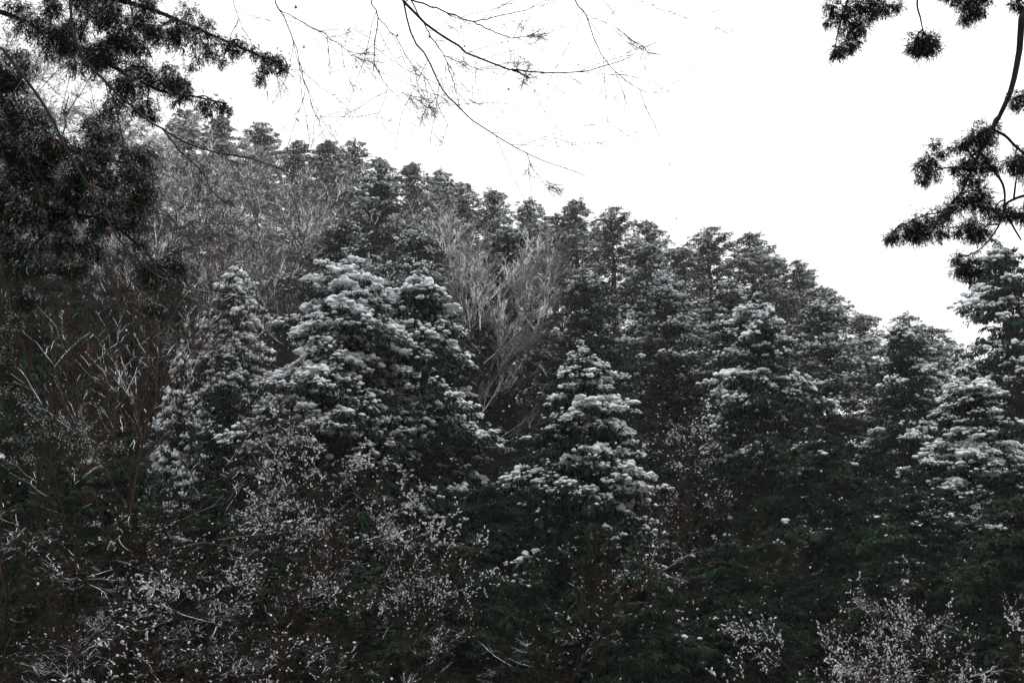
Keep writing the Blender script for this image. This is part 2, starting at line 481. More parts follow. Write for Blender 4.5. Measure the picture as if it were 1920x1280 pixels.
def clump_conifer(H, Rmax, n_bough, seed, power=0.6, rc=0.38, n_str=70, sw=0.045, n_lump=15, snow=1.0, low_snow=0.1, base=0.04, el0=0.32, droop=0.75,
                  flat=0.85, stretch=1.1, mat=None, side=0.8, lump_k=(0.24, 0.46), step=0.42, ico=ICO0, dust=0.25, spire=1.0, hangz=-0.45, bend=0.8, wobble=0.11):
    """A cypress whose arching boughs carry rounded, shaggy clumps, each with a bumpy cap of snow: three meshes, trunk, crown and snow."""
    rng = np.random.default_rng(seed)
    tr, cr, sn = Geo(), Geo(), Geo()
    tp = np.zeros((9, 3)); tp[:, 2] = np.linspace(-0.6, H * 0.975, 9)
    tp[1:, :2] += np.cumsum(rng.normal(0, 0.05, (8, 2)), 0) * (H / 16)
    tube(tr, tp, 0.017 * H + 0.03, 0.02, 8, 0.4)
    def axis(z):
        return np.stack([np.interp(z, tp[:, 2], tp[:, 0]), np.interp(z, tp[:, 2], tp[:, 1])], -1)
    s = np.sort(rng.uniform(0, 1, n_bough) ** 0.95)
    s[-6:] = np.linspace(0.93, 0.99, 6)
    z0 = H * (base + (0.96 - base) * s)
    az = np.arange(n_bough) * 2.39996 + rng.normal(0, 0.45, n_bough)
    q_ = 1 - s
    wob = 1 + wobble * np.sin(az * 2 + seed + 5 * s) + wobble * np.sin(az * 3 + s * 13 + seed * 1.7)
    L = Rmax * q_ ** power * (1 - 0.3 * q_ ** 3) / 0.82 * rng.uniform(0.68 - 0.5 * (wobble - 0.07), 1.14, n_bough) * wob + 0.014 * H
    el = el0 + 0.65 * s ** 1.6 + rng.normal(0, 0.24, n_bough)
    dr = droop * (1.15 - 0.6 * s) * rng.uniform(0.7, 1.25, n_bough)
    out = np.stack([np.cos(az), np.sin(az), 0 * az], -1)
    org = np.concatenate([axis(z0), z0[:, None]], -1)
    def bp(t, i):
        q = org[i] + out[i] * (L[i] * t * np.cos(el[i]))[..., None]
        q[..., 2] += L[i] * (t * np.sin(el[i]) - dr[i] * t * t)
        return q
    tt = np.linspace(0, 1, 6)
    pts = bp(np.tile(tt, n_bough), np.repeat(np.arange(n_bough), 6)).reshape(n_bough, 6, 3)
    tubes(tr, pts, (0.012 * L + 0.008)[:, None] * (1 - 0.85 * tt)[None], 4, 0.4)
    C, RC, B, T, D = [], [], [], [], []
    for i in range(n_bough):
        n = max(1, int(round(L[i] * 0.72 / step)))
        t = np.linspace(0.30 if n > 1 else 0.9, 1.0, n) + rng.normal(0, 0.03, n)
        for tk in t:
            ii = np.array([i])
            c = bp(np.array([tk]), ii)[0]
            d = norm(bp(np.array([tk + 0.03]), ii)[0] - bp(np.array([tk - 0.03]), ii)[0])
            r = rc * rng.uniform(0.62, 1.15) * (0.72 + 0.28 * min(1.0, L[i] / 1.6))
            C.append(c); RC.append(r); B.append(i); T.append(tk); D.append(d)
            lat = np.cross(d, [0, 0, 1.0]); lat /= np.linalg.norm(lat) + 1e-6
            for sg in (-1, 1):
                if rng.random() < side * (0.35 + 0.65 * min(1, L[i] / 1.5)):
                    off = r * rng.uniform(0.9, 1.7)
                    C.append(c + lat * sg * off + d * rng.normal(0.05, 0.1) + np.array([0, 0, -0.6 * off * rng.uniform(0.2, 1.8)]))
                    RC.append(r * rng.uniform(0.55, 0.95)); B.append(i); T.append(tk); D.append(norm(d + 0.5 * sg * lat))
    for zt in np.linspace(0.955, 0.995, 4):     # the leading shoot
        C.append(np.append(axis(np.array([H * zt]))[0] + rng.normal(0, 0.05, 2), H * zt)); RC.append(rc * 0.42 * spire); B.append(-1); T.append(1.0); D.append(norm(np.array([rng.normal(), rng.normal(), 0.6])))
    C, RC, T, D = np.array(C), np.array(RC), np.array(T), np.array(D)
    n = len(C)
    ph = rng.uniform(0, 6.28, 4)
    patch = (np.sin(C[:, 0] * 1.3 + ph[0]) + np.sin(C[:, 1] * 1.5 + ph[1]) + np.sin(C[:, 2] * 1.7 + ph[2]) + np.sin((C[:, 0] + C[:, 2]) * 3.1 + ph[3])) / 4
    hz = C[:, 2] / H
    expo = np.clip((T - 0.30) / 0.35, 0, 1) * (low_snow + (1 - low_snow) * np.clip((hz - 0.30) / 0.40, 0, 1)) * snow
    expo = np.clip(expo * (0.75 + 1.1 * patch + rng.normal(0, 0.28, n)), 0, 1)
    expo = np.where(hz > 0.9, np.maximum(expo, 0.7 * min(snow, 1)), expo)
    # shaggy foliage
    k = np.repeat(np.arange(n), n_str)
    u = norm(rng.normal(0, 1, (len(k), 3)) + np.array([0, 0, 0.15]))
    st = D[k] * (rng.uniform(-0.5, 0.5, len(k)) * RC[k] * (stretch - 0.6))[:, None]
    p = C[k] + st + u * RC[k][:, None] * rng.uniform(0.05, 0.6, (len(k), 1)) * np.array([1, 1, flat])
    dd = norm(u * np.array([1, 1, flat]) * 0.8 + D[k] * 0.35 + rng.normal(0, 0.28, (len(k), 3)) + np.array([0, 0, hangz]))
    white = np.clip(expo[k] * 1.2 - 0.75 + 0.9 * u[:, 2] + rng.normal(0, 0.2, len(k)), 0, 1) * (expo[k] > 0.15) * (rng.random(len(k)) < 0.55 + dust)
    tone = np.clip(np.repeat(rng.uniform(0, 1, n), n_str) * 0.7 + rng.uniform(0, 0.3, len(k)), 0, 1)
    strips(cr, p, dd, RC[k] * rng.uniform(0.5, 1.0, len(k)) * (1 - 0.4 * np.clip(u[:, 2], 0, 1)), sw * rng.uniform(0.7, 1.3, len(k)), rng, bend, white, white * dust * 2, tone)
    # bumpy snow caps
    if n_lump:
        k = np.repeat(np.arange(n), n_lump)
        k = k[rng.random(len(k)) < np.clip((expo[k] - 0.32) * 3.0, 0, 1)]
        u = norm(rng.normal(0, 1, (len(k), 3)) * np.array([1, 1, 0.7]) + D[k] * 0.45 + np.array([0, 0, 0.95]))
        u[:, 2] = np.abs(u[:, 2])
        st = D[k] * (rng.uniform(-0.6, 0.6, len(k)) * RC[k] * (stretch - 0.5))[:, None]
        p = C[k] + st + u * RC[k][:, None] * np.array([1, 1, flat]) * rng.uniform(0.78, 1.02, (len(k), 1))
        p[:, 2] += rng.normal(0, 0.10, len(k)) * RC[k]
        sz = RC[k] * rng.uniform(*lump_k, len(k)) * (0.6 + 0.5 * expo[k])
        dl = norm(D[k] + rng.normal(0, 0.5, D[k].shape)); dl[:, 2] -= (1 - u[:, 2]) * 0.9
        small = rng.random(len(sz)) < 0.62
        big = ~small & (sz > (np.quantile(sz, 0.75) if len(sz) else 0)); mid = ~small & ~big
        lumps(sn, p[small], sz[small] * 0.66, dl[small], rng, ICO0, 0.95, 1.1, 0.2)
        lumps(sn, p[mid], sz[mid] * 0.92, dl[mid], rng, ICO0, 0.9, 1.1, 0.24)
        lumps(sn, p[big], sz[big] * 0.92, dl[big], rng, ico, 0.9, 1.1, 0.24)
    return (tr.mesh("trunk", M_BARK), cr.mesh("crown", mat or M_NEEDLE), sn.mesh("snow", M_SNOW, True) if sn.v else None, H, Rmax)

def conifer_obj(proto, name="conifer_tree"):
    o = empty(name)
    link("trunk", proto[0], o); link("crown", proto[1], o)
    if proto[2] is not None:
        s = link("snow", proto[2], o); s["kind"] = "stuff"
    return o

_made = {}
def plant(key, proto, px, py, Y, label, cat="conifer", group=None, rz=0.0, width=1.0, name="conifer_tree"):
    """Stands a copy of a prototype so that its top is where the photo shows it, its foot on the ground."""
    p = at(px, py, Y)
    z = float(ground_h(p[0], p[1]))
    h = max(p[2] - z, 2.0)
    if key in _made:
        o = dup(_made[key])
    else:
        o = _made[key] = conifer_obj(proto, name)
    o.location = (p[0], p[1], z)
    sc_ = h / proto[3]
    w = width / proto[4] if width > 0 else sc_
    o.scale = (w, w, sc_)
    o.rotation_euler = (0, 0, rz)
    tag(o, label, cat, group)
    return o

rs = np.random.default_rng(77)

HERO = [clump_conifer(16, 3.2, 185, 11 + k, power=(0.52, 0.74, 0.66)[k], snow=(1.05, 1.15, 0.62)[k], low_snow=(0.42, 0.52, 0.50)[k], n_lump=12, lump_k=(0.18, 0.40), ico=ICO1, el0=0.5, droop=(1.0, 1.05, 0.95)[k], n_str=46, sw=0.062, wobble=0.07) for k in range(3)]
LIGHT = [clump_conifer(16, 3.2, 150, 31 + k, power=0.6, snow=0.74, low_snow=0.34, flat=0.62, stretch=1.6, el0=0.4, droop=0.85, rc=0.36, n_str=42, sw=0.065, n_lump=10) for k in range(2)]
DARK = [clump_conifer(14, 3.0, 110, 51 + k, power=0.55, snow=(0.34, 0.16)[k], low_snow=0.12, base=0.02, flat=0.65, stretch=1.5, el0=0.4, droop=0.9, n_str=40, sw=0.075, n_lump=8) for k in range(2)]
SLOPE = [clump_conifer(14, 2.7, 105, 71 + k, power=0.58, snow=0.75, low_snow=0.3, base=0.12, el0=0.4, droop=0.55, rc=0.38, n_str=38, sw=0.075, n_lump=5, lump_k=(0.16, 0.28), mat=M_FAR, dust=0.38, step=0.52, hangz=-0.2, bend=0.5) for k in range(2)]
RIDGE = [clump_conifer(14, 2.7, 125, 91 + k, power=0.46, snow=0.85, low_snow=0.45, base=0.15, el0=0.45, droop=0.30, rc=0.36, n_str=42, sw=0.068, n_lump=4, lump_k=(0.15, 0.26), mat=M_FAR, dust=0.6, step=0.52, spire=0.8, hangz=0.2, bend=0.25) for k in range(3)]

# --- the large snow-laden conifers in front
N_LADEN = None
for key, proto, px, py, Y, w, rz, label in [
    ("h0", HERO[0], 640, 468, 29, 4.2, 0.3, "broad snow-laden conifer with a rounded white-capped top, left of centre"),
    ("h1", HERO[1], 795, 496, 31, 4.4, 1.2, "snow-laden conifer flaring wide to the right, touching the rounded white-capped one"),
    ("h2", HERO[2], 1095, 636, 26, 3.7, 2.0, "dense cone-shaped conifer at the centre, its edges trimmed with drooping snowy boughs"),
    ("s1", SLOPE[1], 1105, 512, 46, 4.3, 4.0, "snow-capped conifer rising directly behind the dense cone-shaped central conifer"),
    ("l0", LIGHT[0], 1410, 548, 33, 3.5, 0.8, "tall conifer with separate snow pads, right of the vine-covered bare tree"),
    ("l1", LIGHT[1], 1690, 596, 36, 3.2, 2.6, "conifer with snowy tiers below the low dip of the skyline"),
    ("l1", LIGHT[1], 1868, 445, 40, 4.2, 5.2, "tallest conifer at the right edge, rising above the dip in the skyline"),
    ("l0", LIGHT[0], 1815, 690, 28, 2.9, 3.6, "snow-tiered conifer in front of the tall one at the right edge"),
    ("d0", DARK[0], 1545, 800, 29, 3.3, 1.0, "dark green conifer with a few snow pads, between the two snow-tiered ones at right"),
    ("h0", HERO[0], 452, 492, 34, 2.4, 3.9, "narrow conifer with a flat snowy cap, just left of the rounded white-capped one"),
    ("h1", HERO[1], 345, 640, 28, 1.5, 2.2, "slim small conifer with a white tip, beside the fan of brown bare branches"),
    ("d1", DARK[1], 60, 560, 22, 2.6, 0.5, "dark conifer at the left edge behind the brown bare trunks"),
    ("d1", DARK[1], 250, 800, 20, 1.9, 2.5, "low conifer with grey snowy tips, above the tangled bush at lower left"),
    ("d1", DARK[1], 1890, 850, 21, 2.6, 2.9, "dark nearly snowless conifer at the lower right edge"),
    ("h2", HERO[2], 430, 640, 31, 1.9, 5.0, "short conifer with snow-covered shoulders, below the flat-capped narrow one"),
    ("d1", DARK[1], 1000, 1060, 24, 1.5, 4.2, "small conifer low between the central cone and the flaring conifer"),
    ("d1", DARK[1], 985, 800, 32, 2.6, 3.3, "dark conifer in the gap between the flaring conifer and the central cone"),
    ("d1", DARK[1], 1275, 800, 37, 3.0, 0.3, "dark conifer behind the vine-covered bare tree"),
    ("d0", DARK[0], 1180, 800, 34, 2.8, 5.1, "dark conifer filling the gap behind the central cone's shoulder"),
    ("d1", DARK[1], 920, 900, 30, 2.6, 2.0, "dark conifer low in the gap below the pale bare tree"),
    ("d1", DARK[1], 15, 455, 38, 3.0, 0.7, "dark conifer at the left edge, high behind the brown upright limbs"),
    ("d1", DARK[1], 130, 440, 41, 3.2, 2.7, "dark conifer below the cedar boughs, behind the brown upright limbs"),
    ("d1", DARK[1], 235, 455, 39, 3.0, 4.9, "dark conifer behind the fan of snow-lined branches"),
    ("d1", DARK[1], 325, 470, 42, 3.0, 1.1, "dark conifer behind the twiggy bare tree with white tufts"),
    ("d1", DARK[1], 560, 930, 22, 2.2, 1.9, "dark conifer behind the upright snow-budded bush"),
    ("d1", DARK[1], 880, 1000, 23, 2.4, 0.9, "dark conifer under the flaring conifer, beside the central cone's foot"),
    ("d0", DARK[0], 1200, 1010, 22, 2.2, 3.0, "dark conifer in front of the central cone's lower boughs"),
    ("d1", DARK[1], 1370, 1000, 24, 2.4, 1.6, "dark conifer in the brown shade right of the central cone"),
    ("d0", DARK[0], 1700, 900, 25, 2.8, 4.4, "dark conifer with a few snow pads above the bowed bush at the lower right"),
    ("d1", DARK[1], 400, 900, 21, 2.0, 3.6, "dark conifer behind the wide low bush at lower left"),
    ("d1", DARK[1], 130, 860, 19, 2.0, 5.6, "dark conifer behind the tangled bush with reddish twigs"),
    ("d1", DARK[1], 760, 990, 22, 2.4, 5.5, "dark conifer in front of the foot of the flaring conifer"),
]:
    plant(key, proto, px, py, Y, label, rz=rz, width=w)

# --- skyline trees
ORD = ["first", "second", "third", "fourth", "fifth", "sixth", "seventh", "eighth", "ninth", "tenth", "eleventh", "twelfth", "thirteenth", "fourteenth", "fifteenth",
       "sixteenth", "seventeenth", "eighteenth", "nineteenth", "twentieth", "twenty-first", "twenty-second", "twenty-third", "twenty-fourth", "twenty-fifth", "twenty-sixth"]
SKYLINE = [(350, 205), (415, 222), (490, 228), (560, 264), (612, 268), (665, 262), (715, 296), (768, 308), (824, 318), (866, 340), (932, 358), (990, 372), (1040, 402), (1080, 380), (1150, 390),
           (1215, 412), (1262, 465), (1330, 428), (1405, 436), (1450, 485), (1500, 488), (1545, 535), (1625, 588), (1692, 586), (1745, 612)]
for i, (px, py) in enumerate(SKYLINE):
    p = at(px, py, 80); Y = float(ridge_R(p[0] / p[1])) + (rs.uniform(-2, 2))
    tall = i in (13, 14, 17, 18)
    plant("r%d" % (i % 3), RIDGE[i % 3], px, py, Y, "%s from the left of the snow-dusted conifers along the skyline" % ORD[i], group="conifers along the skyline",
          rz=rs.uniform(0, 6.28), width=rs.uniform(3.7, 4.3) * (1.15 if tall else 1.0))

# --- ranks on the slope
def on_screen(p):
    """photo pixel of a world point"""
    y2 = p[1] * _c + p[2] * _s; z2 = -p[1] * _s + p[2] * _c
    return 960 + F * p[0] / y2, 640 - F * z2 / y2
n_slope = 0
ranks = []
for Y0, step, hh in ((80, 78, 15.0), (73, 88, 16.0), (65, 100, 16.0), (57, 112, 15.0), (50, 128, 13.5), (43, 150, 12.0)):
    px = -60 + rs.uniform(0, step)
    while px < 1980:
        Y = Y0 + rs.uniform(-2.5, 2.5)
        u = (px - 960) / F * 1.0
        if Y0 > 60:
            Y *= float(ridge_R(u)) / 88.0
        p = at(px, 640, Y); x = p[0]
        h = hh * rs.uniform(0.82, 1.12)
        z = float(ground_h(x, Y))
        tx, ty = on_screen((x, Y, z + h))
        sky_y = np.interp(tx, SKY_PX, SKY_PY) + 22
        bare_zone = (tx < 640 and ty < 480 and Y0 < 70 and rs.random() < 0.72) or (tx < 330 and ty < 420) or (840 < tx < 1010 and 440 < ty < 800 and Y0 < 50) or (1190 < tx < 1330 and ty > 600 and Y0 < 42)
        if ty > sky_y and not bare_zone:
            k = n_slope % 2
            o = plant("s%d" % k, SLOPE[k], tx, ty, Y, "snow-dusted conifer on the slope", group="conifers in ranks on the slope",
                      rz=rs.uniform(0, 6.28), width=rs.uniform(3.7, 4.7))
            n_slope += 1
            ranks.append((tx, ty, o))
        px += step * rs.uniform(0.8, 1.2)

columns = {}
for tx, ty, o in ranks:
    d = [abs(tx - q[0]) for q in SKYLINE]; i = int(np.argmin(d))
    columns.setdefault(i if d[i] < 75 else ("left" if tx < 900 else "right"), []).append((ty, o))
for i, col in columns.items():
    for r, (ty, o) in enumerate(sorted(col, key=lambda q: q[0])):
        if i == "left":
            o["label"] = "%s conifer down the slope at the left edge, beyond the dark cedar boughs" % ORD[r]
        elif i == "right":
            o["label"] = "%s snow-dusted conifer down the slope beside the tallest conifer at the right edge" % ORD[r]
        else:
            o["label"] = "%s snow-dusted conifer down the slope beneath the %s skyline tree from the left" % (ORD[r], ORD[i])

# ------------------------------------------------------------------ bare trees
def kids(par, plen, n, t0, t1, ratio, ang, trop, wig, rng, P=5, fan=None):
    """n child polylines for each parent polyline."""
    N, Q, _ = par.shape
    t = rng.uniform(t0, t1, (N, n)); x = t * (Q - 1); i = np.minimum(x.astype(int), Q - 2); fr = (x - i)[..., None]
    r = np.arange(N)[:, None]
    a, b = par[r, i], par[r, i + 1]
    p = a * (1 - fr) + b * fr; tan = norm(b - a)
    perp = norm(np.cross(tan, rng.normal(0, 1, (N, n, 3))))
    if fan is not None:
        perp = norm(perp * fan)
    A = ang * rng.uniform(0.6, 1.3, (N, n, 1))
    d = norm(np.cos(A) * tan + np.sin(A) * perp).reshape(-1, 3)
    ln = (plen[:, None] * ratio * (1.1 - 0.55 * t) * rng.uniform(0.6, 1.25, (N, n))).reshape(-1)
    q = p.reshape(-1, 3); out = [q]
    for _ in range(P - 1):
        d = norm(d + rng.normal(0, wig, d.shape) + np.array([0, 0, trop]))
        q = q + d * (ln / (P - 1))[:, None]; out.append(q)
    return np.stack(out, 1), ln, t.reshape(-1)

def limb_mesh(limb, rl, levels, rng, mat, twig_r, sides0=6, blob=0.0, blob_size=0.02, blob_geo=None, top=None, limb_snow=0.0):
    """A limb and everything that grows from it as one mesh. levels: list of (n, t0, t1, ratio, angle, tropism, wiggle)."""
    g = Geo()
    par = limb[None]; plen = np.array([np.linalg.norm(np.diff(limb, axis=0), axis=1).sum()])
    tubes(g, par, np.linspace(rl, rl * 0.3, par.shape[1])[None], sides0, 0.5, limb_snow)
    r = rl
    for li, (n, t0, t1, ratio, ang, trop, wig) in enumerate(levels):
        par, plen, t = kids(par, plen, n, t0, t1, ratio, ang, trop, wig, rng, P=5 if li < 2 else 3)
        last = li == len(levels) - 1
        r = max(twig_r, r * 0.45)
        rr = np.broadcast_to(np.linspace(r, max(r * 0.45, twig_r * 0.7), par.shape[1])[None], par.shape[:2])
        tubes(g, par, rr, 4 if li == 0 else 3, rng.uniform(0, 1, len(par)), limb_snow * 0.5 if li == 0 else 0.0)
        if blob > 0 and li >= len(levels) - 2:
            nb = int(len(par) * par.shape[1] * blob)
            a = rng.integers(0, len(par), nb); b = rng.uniform(0.1, 1, nb) * (par.shape[1] - 1); ib = np.minimum(b.astype(int), par.shape[1] - 2)
            q0, q1 = par[a, ib], par[a, ib + 1]; fb = (b - ib)[:, None]
            pos = q0 * (1 - fb) + q1 * fb; pos[:, 2] += r + blob_size * 0.2
            dq = q1 - q0
            if top is not None:          # snow lies on the upper, outer twigs, in patches
                pt = np.sin(pos[:, 0] * 4.1 + 1) + np.sin(pos[:, 1] * 4.7 + 2) + np.sin(pos[:, 2] * 6.3)
                okb = rng.random(nb) < np.clip((pos[:, 2] / top - 0.42) * 2.4, 0, 1) * np.clip(0.45 + 0.5 * pt, 0.05, 1)
                pos, dq, nb = pos[okb], dq[okb], int(okb.sum())
            lumps(blob_geo, pos, blob_size * rng.uniform(0.5, 1.6, nb), dq, rng, ICO0, 0.75, 1.5, 0.2)
    return g.mesh("branch", mat)

def bare_proto(H, trunk_r, n_limb, limb_len, limb_ang, levels, seed, mat, twig_r, t0=0.25, lean=(0, 0), trop0=0.06, blob=0.0, blob_size=0.02, aim=None, wig0=0.12, patchy=False, trunk_mat=None, limb_snow=0.0):
    rng = np.random.default_rng(seed)
    tp = np.zeros((8, 3)); tp[:, 2] = np.linspace(-0.3, H * 0.72, 8)
    tp[:, 0] += lean[0] * np.linspace(0, 1, 8) ** 1.3 * H; tp[:, 1] += lean[1] * np.linspace(0, 1, 8) * H
    tp[1:, :2] += np.cumsum(rng.normal(0, 0.012 * H, (7, 2)), 0)
    g = Geo(); tube(g, tp, trunk_r, trunk_r * 0.35, 8)
    tm = g.mesh("trunk", trunk_mat or mat)
    limbs, bl = [], Geo()
    for i in range(n_limb):
        t = t0 + (1 - t0) * (i + 0.4) / n_limb
        x = t * 7; k = min(int(x), 6); p = tp[k] * (1 - (x - k)) + tp[k + 1] * (x - k)
        az = i * 2.4 + rng.normal(0, 0.3) if aim is None else aim + rng.normal(0, 0.7)
        a = limb_ang * rng.uniform(0.75, 1.25) * (1.15 - 0.5 * t)
        d = np.array([math.cos(az) * math.sin(a), math.sin(az) * math.sin(a), math.cos(a)])
        L = limb_len * rng.uniform(0.8, 1.15) * (1.15 - 0.4 * t)
        q, pts = p, [p]
        for _ in range(6):
            d = norm(d + rng.normal(0, wig0, 3) + np.array([0, 0, trop0])); q = q + d * L / 6; pts.append(q)
        limbs.append(limb_mesh(np.array(pts), trunk_r * 0.42, levels, rng, mat, twig_r, blob=blob, blob_size=blob_size, blob_geo=bl, top=H * 0.85 if patchy else None, limb_snow=limb_snow))
    return tm, limbs, (bl.mesh("snow", M_SNOW, True) if blob > 0 else None), H

def bare_obj(proto, name):
    o = empty(name)
    link("trunk", proto[0], o)
    for m in proto[1]:
        link("branch", m, o)
    if proto[2] is not None:
        s = link("snow", proto[2], o); s["kind"] = "stuff"
    return o

def plant_bare(key, proto, px, py, Y, label, cat, name="bare_tree", group=None, rz=0.0, wide=1.0, sink=0.0):
    p = at(px, py, Y); z = float(ground_h(p[0], p[1])) - sink
    h = max(p[2] - z, 0.8)
    o = dup(_made[key]) if key in _made else bare_obj(proto, name)
    _made.setdefault(key, o)
    k = h / proto[3]
    o.location = (p[0], p[1], z); o.scale = (k * wide, k * wide, k); o.rotation_euler = (0, 0, rz)
    return tag(o, label, cat, group)

LV = [(10, 0.1, 1.0, 0.62, 0.65, -0.02, 0.12), (9, 0.1, 1.0, 0.5, 0.6, -0.02, 0.14), (6, 0.15, 1.0, 0.5, 0.6, 0.0, 0.14)]
FROST = [bare_proto(10, 0.09, 10, 4.8, 1.1, LV, 201 + k, M_TWIG_SNOW, 0.0115, t0=0.2, trop0=-0.02, trunk_mat=M_TWIG_DARK, limb_snow=-0.9) for k in range(2)]
for i, (px, py, Y, k, w, rz, lab) in enumerate([
    (60, 60, 74, 0, 1.0, 0.2, "snow-coated bare tree highest on the slope, seen through the gaps in the dark cedar"),
    (135, 110, 70, 1, 1.0, 1.4, "snow-coated bare tree with dense white twigs, second from the left on the upper slope"),
    (225, 165, 68, 2, 1.0, 2.8, "snow-coated bare tree framed below the long curved maple branch, upper left slope"),
    (305, 215, 66, 0, 1.0, 4.1, "snow-coated bare tree behind the lowest tip of the cedar's snow-tipped bough"),
    (395, 258, 62, 1, 1.1, 5.0, "snow-coated bare tree below the leftmost skyline conifer"),
    (480, 285, 60, 2, 1.2, 0.7, "snow-coated bare tree with level white branches, below the third skyline conifer"),
    (575, 312, 57, 0, 1.2, 2.1, "snow-coated bare tree with branches reaching right, below the fifth skyline conifer"),
    (655, 380, 52, 1, 1.3, 3.3, "bare tree with long level snow-lined branches above the rounded white-capped conifer"),
    (430, 360, 49, 2, 1.2, 5.6, "bare tree with crooked snow-lined limbs above the flat-capped narrow conifer"),
    (330, 310, 50, 0, 1.2, 0.1, "bare tree with white twigs behind the lowest curved maple twig"),
    (180, 260, 52, 1, 1.2, 3.0, "bare tree with white twigs half hidden by the dark cedar boughs"),
    (540, 410, 44, 0, 1.2, 1.2, "bare tree with white twigs directly behind the rounded white-capped conifer's left shoulder"),
    (250, 380, 42, 2, 1.2, 4.4, "bare tree with white twigs behind the brown upright limbs at the left"),
]):
    k %= 2
    plant_bare("f%d" % k, FROST[k], px, py, Y, lab, "bare tree", rz=rz, wide=w * 1.1, group="snow-coated bare trees on the upper slope")

LVP = [(10, 0.12, 1.0, 0.6, 0.45, 0.03, 0.11), (9, 0.12, 1.0, 0.55, 0.48, 0.02, 0.13), (8, 0.1, 1.0, 0.5, 0.45, 0.02, 0.12)]
PALE = bare_proto(12, 0.065, 15, 5.6, 0.82, LVP, 241, M_TWIG_PALE, 0.008, limb_snow=-0.6, trunk_mat=M_TWIG_DARK, t0=0.10, trop0=0.03, wig0=0.07)
plant_bare("p", PALE, 905, 432, 44, "pale bare tree with a fine fan of frosted twigs, between the snowy conifers at centre", "bare tree", wide=1.4, rz=0.6)

LVB = [(7, 0.15, 1.0, 0.6, 0.5, 0.05, 0.12), (5, 0.15, 1.0, 0.55, 0.55, 0.03, 0.14), (3, 0.1, 1.0, 0.5, 0.6, 0.02, 0.16)]
BROWN = [bare_proto(8, (0.06, 0.045, 0.04)[k], (10, 12, 12)[k], (3.6, 4.2, 2.6)[k], (0.5, 0.75, 0.8)[k], LVB, 251 + k, (M_TWIG_DARK, M_TWIG_BROWN, M_TWIG_DARK)[k], 0.005, t0=0.08, trop0=(0.08, 0.07, -0.04)[k],
                    lean=((0.02, 0.12, 0)[k], 0), limb_snow=-0.25) for k in range(3)]
plant_bare("b0", BROWN[0], 105, 430, 20, "bare tree with brown upright limbs at the left, its twigs lightly snowed", "bare tree", rz=0.4)
plant_bare("b1", BROWN[1], 235, 520, 19, "bare tree leaning right with a fan of snow-lined branches beside the brown upright limbs", "bare tree", rz=0.0, wide=1.1)
plant_bare("b1", BROWN[1], 350, 450, 32, "twiggy bare tree with white tufts behind the fan of snow-lined branches", "bare tree", rz=2.6, wide=1.0)
plant_bare("b2", BROWN[2], 1300, 850, 25, "dark brown twiggy bare tree without snow, beside the foot of the central cone", "bare tree", rz=2.0, wide=1.2)
plant_bare("b2", BROWN[2], 1390, 960, 24, "dark brown twiggy bare tree, smaller, below the tall conifer with separate snow pads", "bare tree", rz=4.0, wide=1.4)
plant_bare("b2", BROWN[2], 640, 1030, 19, "dark twiggy bare tree in the shade below the spreading snow-beaded bush", "bare tree", rz=5.0, wide=1.5)
LVV = [(9, 0.1, 1.0, 0.5, 0.8, -0.06, 0.2), (8, 0.1, 1.0, 0.5, 0.8, -0.06, 0.22), (5, 0.1, 1.0, 0.5, 0.8, -0.05, 0.22)]
VINE = bare_proto(9, 0.10, 14, 2.4, 1.0, LVV, 261, M_TWIG_BUSH, 0.008, t0=0.25, trop0=-0.05, blob=0.16, blob_size=0.024, patchy=True)
plant_bare("v", VINE, 1272, 672, 31, "bare tree shaggy with snow-dusted vines, right of the dense cone-shaped conifer", "bare tree", rz=0.4, wide=0.8)

# ------------------------------------------------------------------ bushes
LVS = [(9, 0.15, 1.0, 0.5, 0.6, 0.02, 0.14), (8, 0.15, 1.0, 0.5, 0.65, 0.0, 0.18), (5, 0.15, 1.0, 0.5, 0.7, 0.0, 0.18)]
BUSH = [bare_proto((5.0, 2.6, 2.4, 2.5)[k], 0.026, 10, (2.6, 2.2, 2.2, 2.0)[k], (0.8, 1.0, 1.1, 1.0)[k], LVS, 301 + k, M_TWIG_BUSH, 0.0040, t0=(0.3, 0.05, 0.05, 0.05)[k], trop0=(0.04, -0.04, -0.06, -0.05)[k], blob=(0.30, 0.045, 0.04, 0.42)[k], blob_size=(0.013, 0.008, 0.008, 0.010)[k], patchy=True) for k in range(4)]
for px, py, Y, k, w, rz, lab in [
    (545, 778, 17, 0, 1.0, 2.3, "upright bush with white snow-budded twigs in front of the rounded white-capped conifer"),
    (760, 905, 17, 0, 1.0, 1.0, "spreading bush with snow-beaded twigs in front of the flaring conifer"),
    (40, 970, 15, 2, 1.2, 2.2, "tangled snow-dusted bush at the lower left edge"),
    (220, 1020, 14, 2, 1.2, 3.4, "tangled bush with reddish snowy twigs, second from the lower left edge"),
    (400, 1065, 13, 3, 1.2, 4.4, "wide low bush with a white-dusted top, below the upright snow-budded bush"),
    (545, 1040, 14, 2, 1.2, 5.3, "arching bush with snow-beaded twigs reaching toward the dark centre foot"),
    (270, 1205, 12.5, 2, 1.2, 0.9, "lowest bush at the bottom edge, its snowy twigs half in shade"),
    (1740, 1130, 15, 3, 0.9, 1.9, "snow-covered arching bush at the lower right, bowed to the left"),
    (1530, 1165, 15, 3, 0.9, 2.9, "snow-covered low bush left of the bowed bush at the lower right"),
    (1635, 1215, 13, 3, 1.0, 3.8, "dense white-topped bush at the bottom edge between the two bushes at lower right"),
    (1060, 1100, 17, 2, 0.8, 4.6, "small bush with level snowy twigs at the foot of the central cone"),
]:
    plant_bare("u%d" % k, BUSH[k], px, py, Y, lab, "bush", name="bush", rz=rz, wide=w * 0.82)

